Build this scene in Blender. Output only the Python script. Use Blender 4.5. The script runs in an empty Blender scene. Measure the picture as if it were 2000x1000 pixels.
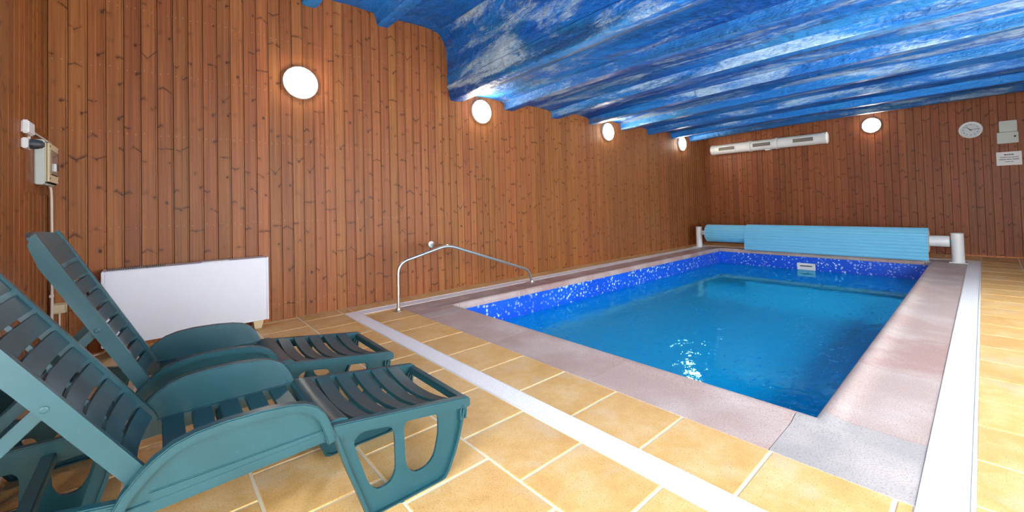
import bpy, bmesh, math, random
from mathutils import Vector, Matrix, noise
from mathutils.geometry import tessellate_polygon
random.seed(7)
sc = bpy.context.scene
COL = sc.collection
sin, cos, pi = math.sin, math.cos, math.pi

# ------------------------------------------------------------------ camera
cam = bpy.data.cameras.new('camera')
cam.sensor_fit = 'HORIZONTAL'; cam.sensor_width = 36.0
cam.lens = 36.0 * 800.506 / 2000.0
cam.shift_x = -6.995 / 2000.0
cam.shift_y = (380.737 - 500.0) / 2000.0
cam.clip_start = 0.02
YAW, PIT, ROL = math.radians(48.741), math.radians(1.264), math.radians(-1.481)
F = Vector((cos(YAW)*cos(PIT), sin(YAW)*cos(PIT), sin(PIT)))
R = Vector((sin(YAW), -cos(YAW), 0.0)); U = R.cross(F)
R2 = cos(ROL)*R + sin(ROL)*U; U2 = -sin(ROL)*R + cos(ROL)*U
M = Matrix((R2, U2, -F)).transposed().to_4x4(); M.translation = (0, 0, 1.2)
camo = bpy.data.objects.new('camera', cam); COL.objects.link(camo); camo.matrix_world = M
sc.camera = camo

# ------------------------------------------------------------------ daylight outside the windows, exposure
world = bpy.data.worlds.new('world'); sc.world = world; world.use_nodes = True
wn = world.node_tree.nodes; wn['Background'].inputs[0].default_value = (0.93, 0.97, 1.0, 1); wn['Background'].inputs[1].default_value = 14.0
LAMP_POWER = 75.0
sc.view_settings.view_transform = 'Standard'; sc.view_settings.look = 'None'
sc.view_settings.gamma = 1.0; sc.view_settings.use_curve_mapping = False
sc.view_settings.exposure = 0.0
sc.cycles.use_denoising = True
sc.cycles.max_bounces = 6; sc.cycles.diffuse_bounces = 4; sc.cycles.glossy_bounces = 3
sc.cycles.use_adaptive_sampling = True; sc.cycles.adaptive_threshold = 0.1; sc.cycles.adaptive_min_samples = 12
sc.cycles.transparent_max_bounces = 6; sc.cycles.sample_clamp_indirect = 6.0
sc.cycles.caustics_reflective = False; sc.cycles.caustics_refractive = False

# ------------------------------------------------------------------ room dimensions (metres)
YW, XF, XN, YR = 5.109, 11.569, -0.676, -1.9
PX0, PX1, PY0, PY1 = 2.671, 10.169, 0.639, 4.210          # pool opening
CX0, CX1, CY0, CY1 = 2.188, 10.60, 0.211, 4.648           # outer edge of the coping
DX0, DX1, DY0, DY1 = 1.598, 10.764, 0.063, 4.839          # outer edge of the drain ring
DXI = 1.747                                               # inner edge of the near drain
WATER_Z = -0.33

def portal(name, loc, rot, sx, sy):
    l = bpy.data.lights.new(name, 'AREA'); l.shape = 'RECTANGLE'; l.size = sx; l.size_y = sy; l.cycles.is_portal = True
    o = bpy.data.objects.new(name, l); COL.objects.link(o); o.location = loc; o.rotation_euler = rot; o['kind'] = 'helper'
WINS = [(0.0, 2.1), (2.5, 4.6), (5.0, 7.1)]; WZ0, WZ1 = 0.12, 2.25
for a, b in WINS:
    portal('window_daylight', ((a+b)/2, YR-0.08, (WZ0+WZ1)/2), (-pi/2, 0, 0), b-a, WZ1-WZ0)
NWIN = (-1.6, 1.1)
portal('window_daylight', (XN-0.08, (NWIN[0]+NWIN[1])/2, (WZ0+WZ1)/2), (0, -pi/2, 0), WZ1-WZ0, NWIN[1]-NWIN[0])

# ------------------------------------------------------------------ materials
def srgb(r, g, b):
    f = lambda c: (c/255/12.92 if c/255 <= 0.04045 else ((c/255+0.055)/1.055)**2.4)
    return (f(r), f(g), f(b), 1.0)
class NT:
    def __init__(s, name):
        s.m = bpy.data.materials.new(name); s.m.use_nodes = True; s.t = s.m.node_tree
        s.b = s.t.nodes['Principled BSDF']; s.out = s.t.nodes['Material Output']
    def n(s, typ, **kw):
        nd = s.t.nodes.new(typ)
        for k, v in kw.items(): setattr(nd, k, v)
        return nd
    def link(s, a, b): s.t.links.new(a, b)
    def put(s, sock, v):
        if isinstance(v, bpy.types.NodeSocket): s.link(v, sock)
        elif v is not None: sock.default_value = v
    def math(s, op, a, b=None, c=None, clamp=False):
        nd = s.n('ShaderNodeMath', operation=op, use_clamp=clamp)
        for i, v in enumerate((a, b, c)):
            if v is not None: s.put(nd.inputs[i], v)
        return nd.outputs[0]
    def mix(s, fac, a, b, mode='MIX'):
        nd = s.n('ShaderNodeMix', data_type='RGBA', blend_type=mode)
        s.put(nd.inputs[0], fac); s.put(nd.inputs[6], a); s.put(nd.inputs[7], b)
        return nd.outputs[2]
    def noise(s, vec, scale, detail=3, rough=0.5, dist=0.0):
        nd = s.n('ShaderNodeTexNoise'); s.put(nd.inputs['Vector'], vec)
        nd.inputs['Scale'].default_value = scale; nd.inputs['Detail'].default_value = detail
        nd.inputs['Roughness'].default_value = rough; nd.inputs['Distortion'].default_value = dist
        return nd.outputs['Fac']
    def ramp(s, fac, stops):
        nd = s.n('ShaderNodeValToRGB'); e = nd.color_ramp.elements
        while len(e) < len(stops): e.new(0.5)
        for i, (p, c) in enumerate(stops): e[i].position = p; e[i].color = c
        s.put(nd.inputs[0], fac); return nd.outputs[0]
    def rng(s, v, a, b, c=0.0, d=1.0):
        nd = s.n('ShaderNodeMapRange'); nd.clamp = True; nd.interpolation_type = 'SMOOTHSTEP'
        s.put(nd.inputs[0], v); s.put(nd.inputs[1], a); s.put(nd.inputs[2], b); s.put(nd.inputs[3], c); s.put(nd.inputs[4], d)
        return nd.outputs[0]
    def xyz(s, x, y, z):
        nd = s.n('ShaderNodeCombineXYZ')
        for i, v in enumerate((x, y, z)): s.put(nd.inputs[i], v)
        return nd.outputs[0]
    def obj(s):
        return s.n('ShaderNodeTexCoord').outputs['Object']
    def pos(s):
        return s.n('ShaderNodeNewGeometry').outputs['Position']
    def sep(s, v):
        nd = s.n('ShaderNodeSeparateXYZ'); s.put(nd.inputs[0], v); return nd.outputs
    def scale(s, v, sx, sy, sz):
        nd = s.n('ShaderNodeVectorMath', operation='MULTIPLY'); s.put(nd.inputs[0], v); nd.inputs[1].default_value = (sx, sy, sz); return nd.outputs[0]
    def add(s, v, w):
        nd = s.n('ShaderNodeVectorMath', operation='ADD'); s.put(nd.inputs[0], v); s.put(nd.inputs[1], w); return nd.outputs[0]
    def rand(s): return s.n('ShaderNodeObjectInfo').outputs['Random']
    def bump(s, h, strength=0.2, dist=0.01):
        nd = s.n('ShaderNodeBump'); nd.inputs['Strength'].default_value = strength; nd.inputs['Distance'].default_value = dist
        s.put(nd.inputs['Height'], h); s.link(nd.outputs[0], s.b.inputs['Normal']); return nd.outputs[0]
    def set(s, color=None, rough=None, metal=None, spec=None, coat=None):
        s.put(s.b.inputs['Base Color'], color); s.put(s.b.inputs['Roughness'], rough); s.put(s.b.inputs['Metallic'], metal)
        s.put(s.b.inputs['Specular IOR Level'], spec); s.put(s.b.inputs['Coat Weight'], coat); return s.m

def plain(name, rgb, rough=0.5, metal=0.0, spec=0.5, var=0.06, nscale=14.0):
    t = NT(name); c = srgb(*rgb)
    nz = t.noise(t.obj(), nscale, 4)
    dark = tuple(x*(1-var*2) for x in c[:3]) + (1,)
    return t.set(t.mix(nz, dark, c), rough, metal, spec)

def wood_material(name, base, light, dark, redness, knotfreq=4.2):
    t = NT(name); o = t.obj(); X, Y, Z = t.sep(o); r = t.rand()
    off = t.math('MULTIPLY', r, 57.0)
    zz = t.math('ADD', Z, off)
    # knots: one random point per cell along the plank
    v1 = t.n('ShaderNodeTexVoronoi', voronoi_dimensions='1D'); v1.inputs['Scale'].default_value = 1.0
    wv = t.math('MULTIPLY', zz, knotfreq); t.put(v1.inputs['W'], wv)
    dv = t.math('DIVIDE', t.math('SUBTRACT', wv, v1.outputs['W']), knotfreq)
    cr = t.n('ShaderNodeSeparateColor'); t.link(v1.outputs['Color'], cr.inputs[0])
    u0 = t.math('MULTIPLY', t.math('SUBTRACT', cr.outputs[0], 0.5), 0.075)
    k = t.math('MULTIPLY', t.math('SUBTRACT', cr.outputs[1], 0.5), 2.6)
    du = t.math('ABSOLUTE', t.math('SUBTRACT', X, u0))
    wob = t.math('MULTIPLY', t.math('SUBTRACT', t.noise(o, 45, 2), 0.5), 0.016)
    s = t.math('ADD', t.math('SUBTRACT', dv, t.math('MULTIPLY', k, du)), wob)
    th = t.math('MULTIPLY_ADD', cr.outputs[2], 0.020, 0.003)
    side = t.rng(t.math('MULTIPLY_ADD', t.math('SUBTRACT', X, u0), t.math('SUBTRACT', cr.outputs[0], 0.35), 0.006), 0.0, 0.004)
    line = t.math('MULTIPLY', t.math('MULTIPLY', t.rng(s, 0.0, t.math('MULTIPLY', th, 1.8), 1.0, 0.0), t.rng(s, -0.0035, 0.0)), t.math('MULTIPLY', side, t.rng(t.noise(o, 30, 2), 0.30, 0.5)))
    line = t.math('MULTIPLY', line, t.rng(cr.outputs[2], 0.15, 0.4, 0.0, 1.0))
    dd = t.math('SQRT', t.math('ADD', t.math('POWER', du, 2.0), t.math('POWER', t.math('MULTIPLY', dv, 0.75), 2.0)))
    rad = t.math('MULTIPLY_ADD', cr.outputs[1], 0.012, 0.004)
    dot = t.math('MULTIPLY', t.rng(dd, t.math('MULTIPLY', rad, 0.6), rad, 1.0, 0.0), t.rng(cr.outputs[0], 0.3, 0.45))
    halo = t.math('MULTIPLY', t.rng(dd, 0.0, 0.035, 1.0, 0.0), 0.25)
    knot = t.math('MAXIMUM', t.math('MAXIMUM', line, dot), halo)
    # grain runs along the plank, swells around knots
    bend = t.math('MULTIPLY', halo, 0.012)
    gv = t.xyz(t.math('MULTIPLY_ADD', t.math('ADD', X, bend), 70.0, off), t.math('MULTIPLY', Y, 20.0), t.math('MULTIPLY', zz, 0.9))
    g1 = t.noise(gv, 1.0, 4, 0.55, 0.4)
    g2 = t.noise(t.xyz(t.math('MULTIPLY_ADD', X, 260.0, off), 0.0, t.math('MULTIPLY', zz, 3.0)), 1.0, 2, 0.5)
    c = t.ramp(g1, [(0.25, dark), (0.5, base), (0.78, light)])
    c = t.mix(t.math('MULTIPLY', t.rng(g2, 0.45, 0.7), 0.22), c, dark)
    blot = t.noise(t.xyz(t.math('MULTIPLY_ADD', X, 3.0, off), off, t.math('MULTIPLY', zz, 0.8)), 1.0, 2)
    c = t.mix(t.rng(blot, 0.45, 0.75, 0.0, 0.45), c, redness)
    hs = t.n('ShaderNodeHueSaturation'); t.put(hs.inputs['Color'], c)
    t.put(hs.inputs['Value'], t.math('MULTIPLY_ADD', t.math('FRACT', t.math('MULTIPLY', r, 13.7)), 0.26, 0.80))
    t.put(hs.inputs['Hue'], t.math('MULTIPLY_ADD', t.math('FRACT', t.math('MULTIPLY', r, 7.3)), 0.010, 0.497))
    c = t.mix(t.math('MULTIPLY', knot, 0.80), hs.outputs[0], srgb(56, 26, 12))
    t.bump(t.math('SUBTRACT', g1, t.math('MULTIPLY', knot, 0.6)), 0.12, 0.002)
    return t.set(c, t.math('MULTIPLY_ADD', g1, 0.2, 0.36), 0, 0.28)
WOOD = wood_material('varnished_pine', srgb(158, 95, 52), srgb(182, 115, 66), srgb(124, 71, 37), srgb(144, 82, 49), 3.4)
WOODF = wood_material('varnished_pine_end_wall', srgb(146, 82, 50), srgb(168, 100, 62), srgb(118, 63, 36), srgb(134, 70, 46), 3.3)
WOODN = wood_material('varnished_pine_side_wall', srgb(144, 82, 36), srgb(172, 104, 48), srgb(110, 58, 24), srgb(134, 72, 34))
BACKING = plain('dark_wood_backing', (58, 28, 14), 0.7)

def tile_material():
    t = NT('sandy_yellow_tile'); o = t.obj(); r = t.rand()
    p = t.add(o, t.xyz(t.math('MULTIPLY', r, 31.0), t.math('MULTIPLY', r, 17.0), 0.0))
    big = t.noise(p, 4.2, 3, 0.55); mid = t.noise(p, 16, 3, 0.6)
    c = t.ramp(t.math('MULTIPLY_ADD', mid, 0.35, t.math('MULTIPLY', big, 0.75)), [(0.30, srgb(206, 154, 88)), (0.52, srgb(222, 176, 108)), (0.75, srgb(230, 196, 142))])
    bloom = t.noise(p, 3.1, 2, 0.5, 0.6)
    c = t.mix(t.rng(bloom, 0.55, 0.75, 0.0, 0.55), c, srgb(214, 190, 158))
    sp = t.noise(p, 150, 2, 0.7); c = t.mix(t.rng(sp, 0.57, 0.66, 0.0, 0.6), c, srgb(132, 92, 50))
    sp2 = t.noise(p, 330, 1); c = t.mix(t.rng(sp2, 0.64, 0.75, 0.0, 0.35), c, srgb(250, 226, 178))
    hs = t.n('ShaderNodeHueSaturation'); t.put(hs.inputs['Color'], c); t.put(hs.inputs['Value'], t.math('MULTIPLY_ADD', r, 0.14, 0.93))
    t.bump(sp, 0.12, 0.002)
    return t.set(hs.outputs[0], t.math('MULTIPLY_ADD', big, 0.25, 0.32), 0, 0.45)
TILE = tile_material()
GROUT = plain('cream_grout', (246, 234, 206), 0.8)

def coping_material(name='mauve_grey_granite', grey=False):
    t = NT(name); o = t.pos(); r = t.rand()
    big = t.noise(o, 2.2, 3, 0.55); fine = t.noise(o, 120, 3, 0.8); f2 = t.noise(o, 60, 2, 0.6)
    a = t.ramp(r, [(0.0, srgb(182, 154, 144)), (0.35, srgb(190, 166, 156)), (0.6, srgb(178, 170, 164)), (0.8, srgb(176, 142, 132)), (1.0, srgb(188, 160, 150))])
    if grey: a = srgb(172, 168, 164)
    c = t.mix(t.rng(big, 0.42, 0.68, 0.0, 0.55), a, srgb(214, 202, 194))
    c = t.mix(t.rng(fine, 0.50, 0.62, 0.0, 0.6), c, srgb(134, 112, 106))
    c = t.mix(t.rng(f2, 0.58, 0.75, 0.0, 0.35), c, srgb(222, 210, 204))
    t.bump(fine, 0.25, 0.002)
    return t.set(c, 0.55, 0, 0.4)
COPING = coping_material(); COPINGG = coping_material('grey_granite', True)

def liner_material():
    t = NT('speckled_blue_liner'); p = t.pos()
    v = t.n('ShaderNodeTexVoronoi', voronoi_dimensions='3D'); v.inputs['Scale'].default_value = 21
    pd = t.add(p, t.scale(t.n('ShaderNodeTexNoise').outputs['Color'], 0.0, 0.0, 0.0))
    nz = t.n('ShaderNodeTexNoise'); nz.inputs['Scale'].default_value = 28; t.put(nz.inputs['Vector'], p)
    pd = t.add(p, t.scale(nz.outputs['Color'], 0.03, 0.03, 0.03)); t.put(v.inputs['Vector'], pd)
    sc_ = t.n('ShaderNodeSeparateColor'); t.link(v.outputs['Color'], sc_.inputs[0])
    speck = t.math('MULTIPLY', t.rng(v.outputs['Distance'], t.math('MULTIPLY_ADD', sc_.outputs[1], 0.24, 0.08), t.math('MULTIPLY_ADD', sc_.outputs[1], 0.26, 0.24), 1.0, 0.0), t.rng(sc_.outputs[0], 0.06, 0.12))
    patch = t.rng(t.noise(p, 2.4, 3), 0.38, 0.58)
    speck = t.math('MULTIPLY', speck, t.math('MULTIPLY_ADD', patch, 0.6, 0.4))
    c = t.mix(t.noise(p, 1.6, 3), srgb(8, 66, 200), srgb(26, 108, 236))
    c = t.mix(speck, c, srgb(196, 222, 255))
    return t.set(c, 0.35, 0, 0.5)
LINER = liner_material()

def floor_liner_material():
    t = NT('pale_blue_liner'); p = t.pos()
    c = t.mix(t.noise(p, 1.2, 3), srgb(20, 150, 214), srgb(64, 190, 232))
    return t.set(c, 0.5)
LINERF = floor_liner_material()

def water_material():
    t = NT('pool_water'); nt = t.t; p = t.pos()
    n1 = t.noise(t.scale(p, 1.0, 1.0, 1.0), 5.0, 3, 0.55, 0.6); n2 = t.noise(p, 17.0, 2, 0.5, 0.4)
    X, Y, Z = t.sep(p)
    calm = t.math('MULTIPLY', t.rng(t.noise(p, 0.55, 2), 0.35, 0.65, 0.35, 1.0), t.rng(X, 4.0, 8.0, 1.0, 0.12))
    n3 = t.rng(t.noise(t.scale(p, 1.0, 1.7, 1.0), 15.0, 2, 0.5, 0.8), 0.60, 0.72)
    spark = t.math('MULTIPLY', n3, t.rng(X, 8.0, 3.0, 0.1, 3.2))
    h = t.math('ADD', t.math('MULTIPLY', t.math('MULTIPLY_ADD', n2, 0.16, t.math('MULTIPLY', n1, 0.7)), calm), spark)
    bp = t.n('ShaderNodeBump'); bp.inputs['Strength'].default_value = 0.40; bp.inputs['Distance'].default_value = 0.03; t.put(bp.inputs['Height'], h)
    fr = t.n('ShaderNodeFresnel'); fr.inputs['IOR'].default_value = 1.9; t.link(bp.outputs[0], fr.inputs['Normal'])
    gl = t.n('ShaderNodeBsdfGlossy'); gl.inputs['Roughness'].default_value = 0.015; gl.inputs['Color'].default_value = (0.3, 0.86, 1, 1); t.link(bp.outputs[0], gl.inputs['Normal'])
    tr = t.n('ShaderNodeBsdfTransparent'); tr.inputs['Color'].default_value = (0.30, 0.72, 0.93, 1)
    df = t.n('ShaderNodeBsdfDiffuse'); df.inputs['Color'].default_value = srgb(0, 174, 236)
    m1 = t.n('ShaderNodeMixShader'); m1.inputs[0].default_value = 0.82; t.link(tr.outputs[0], m1.inputs[1]); t.link(df.outputs[0], m1.inputs[2])
    m2 = t.n('ShaderNodeMixShader'); t.link(fr.outputs[0], m2.inputs[0]); t.link(m1.outputs[0], m2.inputs[1]); t.link(gl.outputs[0], m2.inputs[2])
    t.link(m2.outputs[0], t.out.inputs['Surface']); return t.m
WATER = water_material()

def ceiling_material(name='painted_sea_blue_ceiling', white=0.0, accent=False, tint=None, amt=0.0):
    t = NT(name); p0 = t.pos(); rr = t.rand(); p = t.add(p0, t.xyz(t.math('MULTIPLY', rr, 9.0), t.math('MULTIPLY', rr, 23.0), 0.0))
    st = t.scale(p, 1.9, 0.42, 2.2)
    a = t.noise(st, 1.0, 5, 0.62, 0.8); b = t.noise(t.add(st, (7.3, 2.1, 4.4)), 1.35, 5, 0.65, 1.0); d = t.noise(t.add(t.scale(p, 3.2, 0.35, 3.0), (3.0, 9.0, 1.0)), 1.0, 4, 0.6, 0.5)
    e = t.noise(t.add(t.scale(p, 1.2, 0.5, 1.2), (13.0, 5.0, 2.0)), 1.0, 4, 0.6, 0.5)
    brush = t.noise(t.scale(p, 30.0, 9.0, 30.0), 1.0, 3, 0.65, 1.6)
    c = t.ramp(a, [(0.28, srgb(3, 56, 124)), (0.42, srgb(4, 84, 170)), (0.55, srgb(12, 112, 200)), (0.72, srgb(54, 148, 214))])
    c = t.mix(t.rng(e, 0.50, 0.68, 0.0, 0.6), c, srgb(16, 104, 140))
    c = t.mix(t.rng(d, 0.54, 0.72, 0.0, 0.75), c, srgb(10, 40, 78))
    wm = t.math('ADD', b, t.math('MULTIPLY', t.math('SUBTRACT', brush, 0.5), 0.28))
    c = t.mix(t.rng(wm, 0.50-white, 0.70-white, 0.0, 0.95), c, srgb(176, 200, 216))
    gm = t.noise(t.add(st, (1.7, 8.8, 3.3)), 1.6, 4, 0.6, 0.8)
    c = t.mix(t.rng(gm, 0.58, 0.72, 0.0, 0.65), c, srgb(108, 108, 116))
    if tint: c = t.mix(amt, c, tint)
    if accent:
        hv = t.n('ShaderNodeHueSaturation'); t.put(hv.inputs['Color'], c); t.put(hv.inputs['Value'], t.math('MULTIPLY_ADD', t.math('FRACT', t.math('MULTIPLY', rr, 5.7)), 0.6, 0.75)); c = hv.outputs[0]
    hs = t.math('ADD', t.math('MULTIPLY', brush, 1.0), t.math('MULTIPLY', t.noise(p, 9, 4), 2.0))
    t.bump(hs, 0.7, 0.03)
    return t.set(c, 0.5, 0, 0.45)
CEIL = ceiling_material('painted_sea_blue_ceiling', 0.02, False, srgb(6, 44, 92), 0.22)  # vaults: dark tint puts the shade of the recesses into the paint
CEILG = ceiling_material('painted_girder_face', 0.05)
CEILF = ceiling_material('painted_beam_faces_lightened', 0.0, True, srgb(60, 150, 200), 0.2)  # pale tint paints lit near faces so the beams stand out
CEILD = ceiling_material('painted_girder_underside_shaded', 0.0, False, srgb(70, 84, 100), 0.55)  # grey tint paints shade onto the girder's underside to show its edge
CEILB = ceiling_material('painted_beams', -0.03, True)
CEILU = ceiling_material('painted_upper_ceiling', -0.10, False, srgb(24, 128, 216), 0.4)  # tint brightens the paint where little light reaches
def lounger_material():
    t = NT('green_moulded_plastic'); o = t.pos()
    nz = t.noise(o, 6, 4); fine = t.noise(o, 90, 3, 0.7)
    c = t.mix(nz, srgb(22, 62, 71), srgb(30, 76, 85))
    c = t.mix(t.rng(fine, 0.62, 0.75, 0.0, 0.25), c, srgb(66, 114, 120))
    return t.set(c, t.math('MULTIPLY_ADD', nz, 0.12, 0.28), 0, 0.38)
GREEN = lounger_material()
WHITE_ENAMEL = plain('white_enamel', (226, 229, 236), 0.35, var=0.02)
WHITE_PLASTIC = plain('white_plastic', (232, 234, 232), 0.35, var=0.02)
GREY_PLASTIC = plain('pale_grey_green_plastic', (196, 204, 194), 0.45, var=0.03)
CREAM = plain('cream_plastic', (222, 202, 162), 0.45, var=0.03)
STEEL = plain('brushed_steel', (218, 216, 208), 0.34, 1.0, var=0.05)
BLACK = plain('black_print', (18, 20, 22), 0.5)
DARKGREY = plain('dark_grey_plastic', (62, 66, 72), 0.45)
GRILLE = plain('grey_mesh_grille', (128, 122, 114), 0.6)
FOIL = plain('cyan_foam_cover', (122, 204, 236), 0.5, var=0.05, nscale=5)
TEAL = plain('teal_coupling', (30, 130, 140), 0.4)
COPPER = plain('nail_head', (206, 168, 136), 0.35, 0.6)
CABLE = plain('white_cable', (228, 214, 196), 0.5)
GLASSY = plain('tinted_window_cover', (150, 140, 122), 0.08, var=0.1)
FRAMEW = plain('white_window_frame', (225, 225, 222), 0.4)
RIGHTW = plain('right_wall_boarding', (150, 96, 60), 0.6)
def grate_material():
    t = NT('white_drain_plastic'); o = t.obj()
    v = t.n('ShaderNodeTexVoronoi', voronoi_dimensions='3D'); v.inputs['Scale'].default_value = 62; v.inputs['Randomness'].default_value = 0.25; t.put(v.inputs['Vector'], o)
    dot = t.rng(v.outputs['Distance'], 0.16, 0.26, 1.0, 0.0)
    t.bump(t.math('SUBTRACT', 1.0, dot), 0.3, 0.003)
    return t.set(t.mix(t.math('MULTIPLY', dot, 0.55), srgb(250, 250, 249), srgb(170, 174, 178)), 0.4)
GRATE = grate_material()

def lamp_material():
    t = NT('lit_opal_glass'); t.set(srgb(255, 244, 228), 0.3)
    t.b.inputs['Emission Color'].default_value = (1.0, 0.86, 0.66, 1); t.b.inputs['Emission Strength'].default_value = LAMP_POWER
    return t.m
OPAL = lamp_material()

# ------------------------------------------------------------------ mesh helpers
class MB:
    def __init__(s): s.v = []; s.f = []
    def addv(s, vs): k = len(s.v); s.v += [tuple(p) for p in vs]; return k
    def box(s, x0, y0, z0, x1, y1, z1):
        k = s.addv([(x0,y0,z0),(x1,y0,z0),(x1,y1,z0),(x0,y1,z0),(x0,y0,z1),(x1,y0,z1),(x1,y1,z1),(x0,y1,z1)])
        s.f += [tuple(k+i for i in q) for q in ((3,2,1,0),(4,5,6,7),(0,1,5,4),(1,2,6,5),(2,3,7,6),(3,0,4,7))]; return s
    def loft(s, rings, cap=True, closed=False):
        n = len(rings[0]); ks = [s.addv(r) for r in rings]; m = len(ks)
        for a in range(m if closed else m-1):
            p, q = ks[a], ks[(a+1) % m]
            for i in range(n): j = (i+1) % n; s.f.append((p+i, p+j, q+j, q+i))
        if cap and not closed:
            s.f.append(tuple(ks[0]+i for i in reversed(range(n)))); s.f.append(tuple(ks[-1]+i for i in range(n)))
        return s
    def tube(s, path, r, n=12, cap=True):
        P = [Vector(p) for p in path]; rs = r if isinstance(r, (list, tuple)) else [r]*len(P); rings = []; up = None
        for i, p in enumerate(P):
            d = ((P[min(i+1, len(P)-1)]-p).normalized() + (p-P[max(i-1, 0)]).normalized()).normalized()
            if up is None:
                up = Vector((0,0,1)) if abs(d.z) < 0.9 else Vector((1,0,0))
            a = (up - d*up.dot(d)).normalized(); b = d.cross(a); up = a
            rings.append([p + (a*cos(t)+b*sin(t))*rs[i] for t in [2*pi*k/n for k in range(n)]])
        return s.loft(rings, cap)
    def lathe(s, prof, origin, axis, n=32):
        """prof: (radius, height along axis); closed at both ends"""
        ax = Vector(axis).normalized(); a = Vector((0,0,1)) if abs(ax.z) < 0.9 else Vector((1,0,0))
        a = (a-ax*a.dot(ax)).normalized(); b = ax.cross(a); o = Vector(origin)
        return s.loft([[o+ax*h+(a*cos(2*pi*k/n)+b*sin(2*pi*k/n))*max(r, 1e-4) for k in range(n)] for r, h in prof])
    def panel(s, outer, holes, ya, yb):
        """flat board in the x-z plane between y=ya and y=yb, with holes"""
        loops = [outer]+list(holes); pts = [p for l in loops for p in l]
        tris = tessellate_polygon([[Vector((x, z, 0)) for x, z in l] for l in loops])
        k = s.addv([(x, ya, z) for x, z in pts]); k2 = s.addv([(x, yb, z) for x, z in pts])
        for t in tris:
            s.f.append(tuple(k+i for i in t)); s.f.append(tuple(k2+i for i in reversed(t)))
        st = 0
        for l in loops:
            n = len(l)
            for i in range(n): j = (i+1) % n; s.f.append((k+st+i, k+st+j, k2+st+j, k2+st+i))
            st += n
        return s
    def ribbon(s, path, t, ya, yb, closed=False):
        """strip of thickness t following a path in the x-z plane"""
        n = len(path); rings = []
        for i in range(n):
            a = Vector(path[(i-1) % n] if closed or i > 0 else path[0]); b = Vector(path[(i+1) % n] if closed or i < n-1 else path[-1])
            d = (b-a).normalized(); nx, nz = -d.y, d.x; x, z = path[i]
            rings.append([(x-nx*t/2, ya, z-nz*t/2), (x+nx*t/2, ya, z+nz*t/2), (x+nx*t/2, yb, z+nz*t/2), (x-nx*t/2, yb, z-nz*t/2)])
        return s.loft(rings, True, closed)
    def slat(s, x0, z0, x1, z1, half, sag, th=0.012, n=12):
        """board spanning the width, dished by sag in the middle"""
        dx, dz = x1-x0, z1-z0; L = math.hypot(dx, dz); nx, nz = -dz/L, dx/L
        rings = []
        for i in range(n+1):
            y = -half+2*half*i/n; q = -sag*(1-(y/half)**2); ring = []
            for (px, pz, off) in ((x0, z0, -th), (x1, z1, -th), (x1-dx*0.04, z1-dz*0.04, 0), (x0+dx*0.04, z0+dz*0.04, 0)):
                ring.append((px+nx*(q+off), y, pz+nz*(q+off)))
            rings.append(ring)
        return s.loft(rings)
    def build(s, name, mat, parent=None, bevel=0.0, smooth=None, seg=2, recalc=True):
        me = bpy.data.meshes.new(name); me.from_pydata(s.v, [], s.f)
        bm = bmesh.new(); bm.from_mesh(me)
        if recalc: bmesh.ops.recalc_face_normals(bm, faces=bm.faces)
        if bevel: bmesh.ops.bevel(bm, geom=[e for e in bm.edges if e.calc_face_angle(0) > 0.5], offset=bevel, segments=seg, affect='EDGES', clamp_overlap=True)
        bm.to_mesh(me); bm.free()
        if smooth is not None:
            me.shade_smooth(); me.set_sharp_from_angle(angle=math.radians(smooth))
        me.materials.append(mat)
        return link(name, me, parent)
def link(name, me, parent=None):
    o = bpy.data.objects.new(name, me); COL.objects.link(o)
    if parent is not None: o.parent = parent
    return o
def empty(name, loc=(0,0,0)):
    o = bpy.data.objects.new(name, None); COL.objects.link(o); o.location = loc; o.empty_display_size = 0.1; return o
def tag(o, label=None, cat=None, group=None, kind=None):
    for k, v in (('label', label), ('category', cat), ('group', group), ('kind', kind)):
        if v: o[k] = v
    return o
def bxo(name, b, mat, parent=None, bevel=0.0, smooth=None):
    return MB().box(*b).build(name, mat, parent, bevel, smooth)
def fillet(pts, r, n=6):
    out = [pts[0]]
    for i in range(1, len(pts)-1):
        a, p, b = Vector(pts[i-1]), Vector(pts[i]), Vector(pts[i+1]); u = (a-p); w = (b-p)
        rr = min(r, u.length*0.45, w.length*0.45); s = p+u.normalized()*rr; e = p+w.normalized()*rr
        for k in range(n+1):
            t = k/n; out.append(tuple(s*(1-t)**2 + p*2*t*(1-t) + e*t*t))
    out.append(pts[-1]); return out
def round_poly(pts, r, n=4):
    out = []; m = len(pts)
    for i in range(m):
        a, p, b = Vector(pts[i-1]), Vector(pts[i]), Vector(pts[(i+1) % m]); u = a-p; w = b-p
        rr = min(r, u.length*0.45, w.length*0.45); s = p+u.normalized()*rr; e = p+w.normalized()*rr
        for k in range(n+1):
            t = k/n; q = s*(1-t)**2+p*2*t*(1-t)+e*t*t; out.append((q.x, q.y))
    return out

# ------------------------------------------------------------------ floor: grout bed and tiles
m = MB()
m.box(XN, YR, -0.12, DX0, YW, -0.004)
m.box(DX0, YR, -0.12, XF, DY0, -0.004); m.box(DX0, DY1, -0.12, XF, YW, -0.004); m.box(DX1, DY0, -0.12, XF, DY1, -0.004)
m.box(DXI, CY0, -0.12, CX0, CY1, -0.004)
floor = tag(m.build('floor', GROUT), 'yellow tiled pool hall floor with pale joints', kind='structure')
tile_cache = {}
def tile(x0, x1, y0, y1):
    g = 0.0065; w, d = x1-x0-2*g, y1-y0-2*g
    if w < 0.03 or d < 0.03: return
    key = (round(w, 3), round(d, 3))
    if key not in tile_cache:
        mm = MB().box(-w/2, -d/2, -0.02, w/2, d/2, 0)
        o = mm.build('tile', TILE, floor, 0.003, None, 1); tile_cache[key] = o.data
    else: o = link('tile', tile_cache[key], floor)
    o.location = ((x0+x1)/2, (y0+y1)/2, random.uniform(-0.0008, 0.0008))
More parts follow.
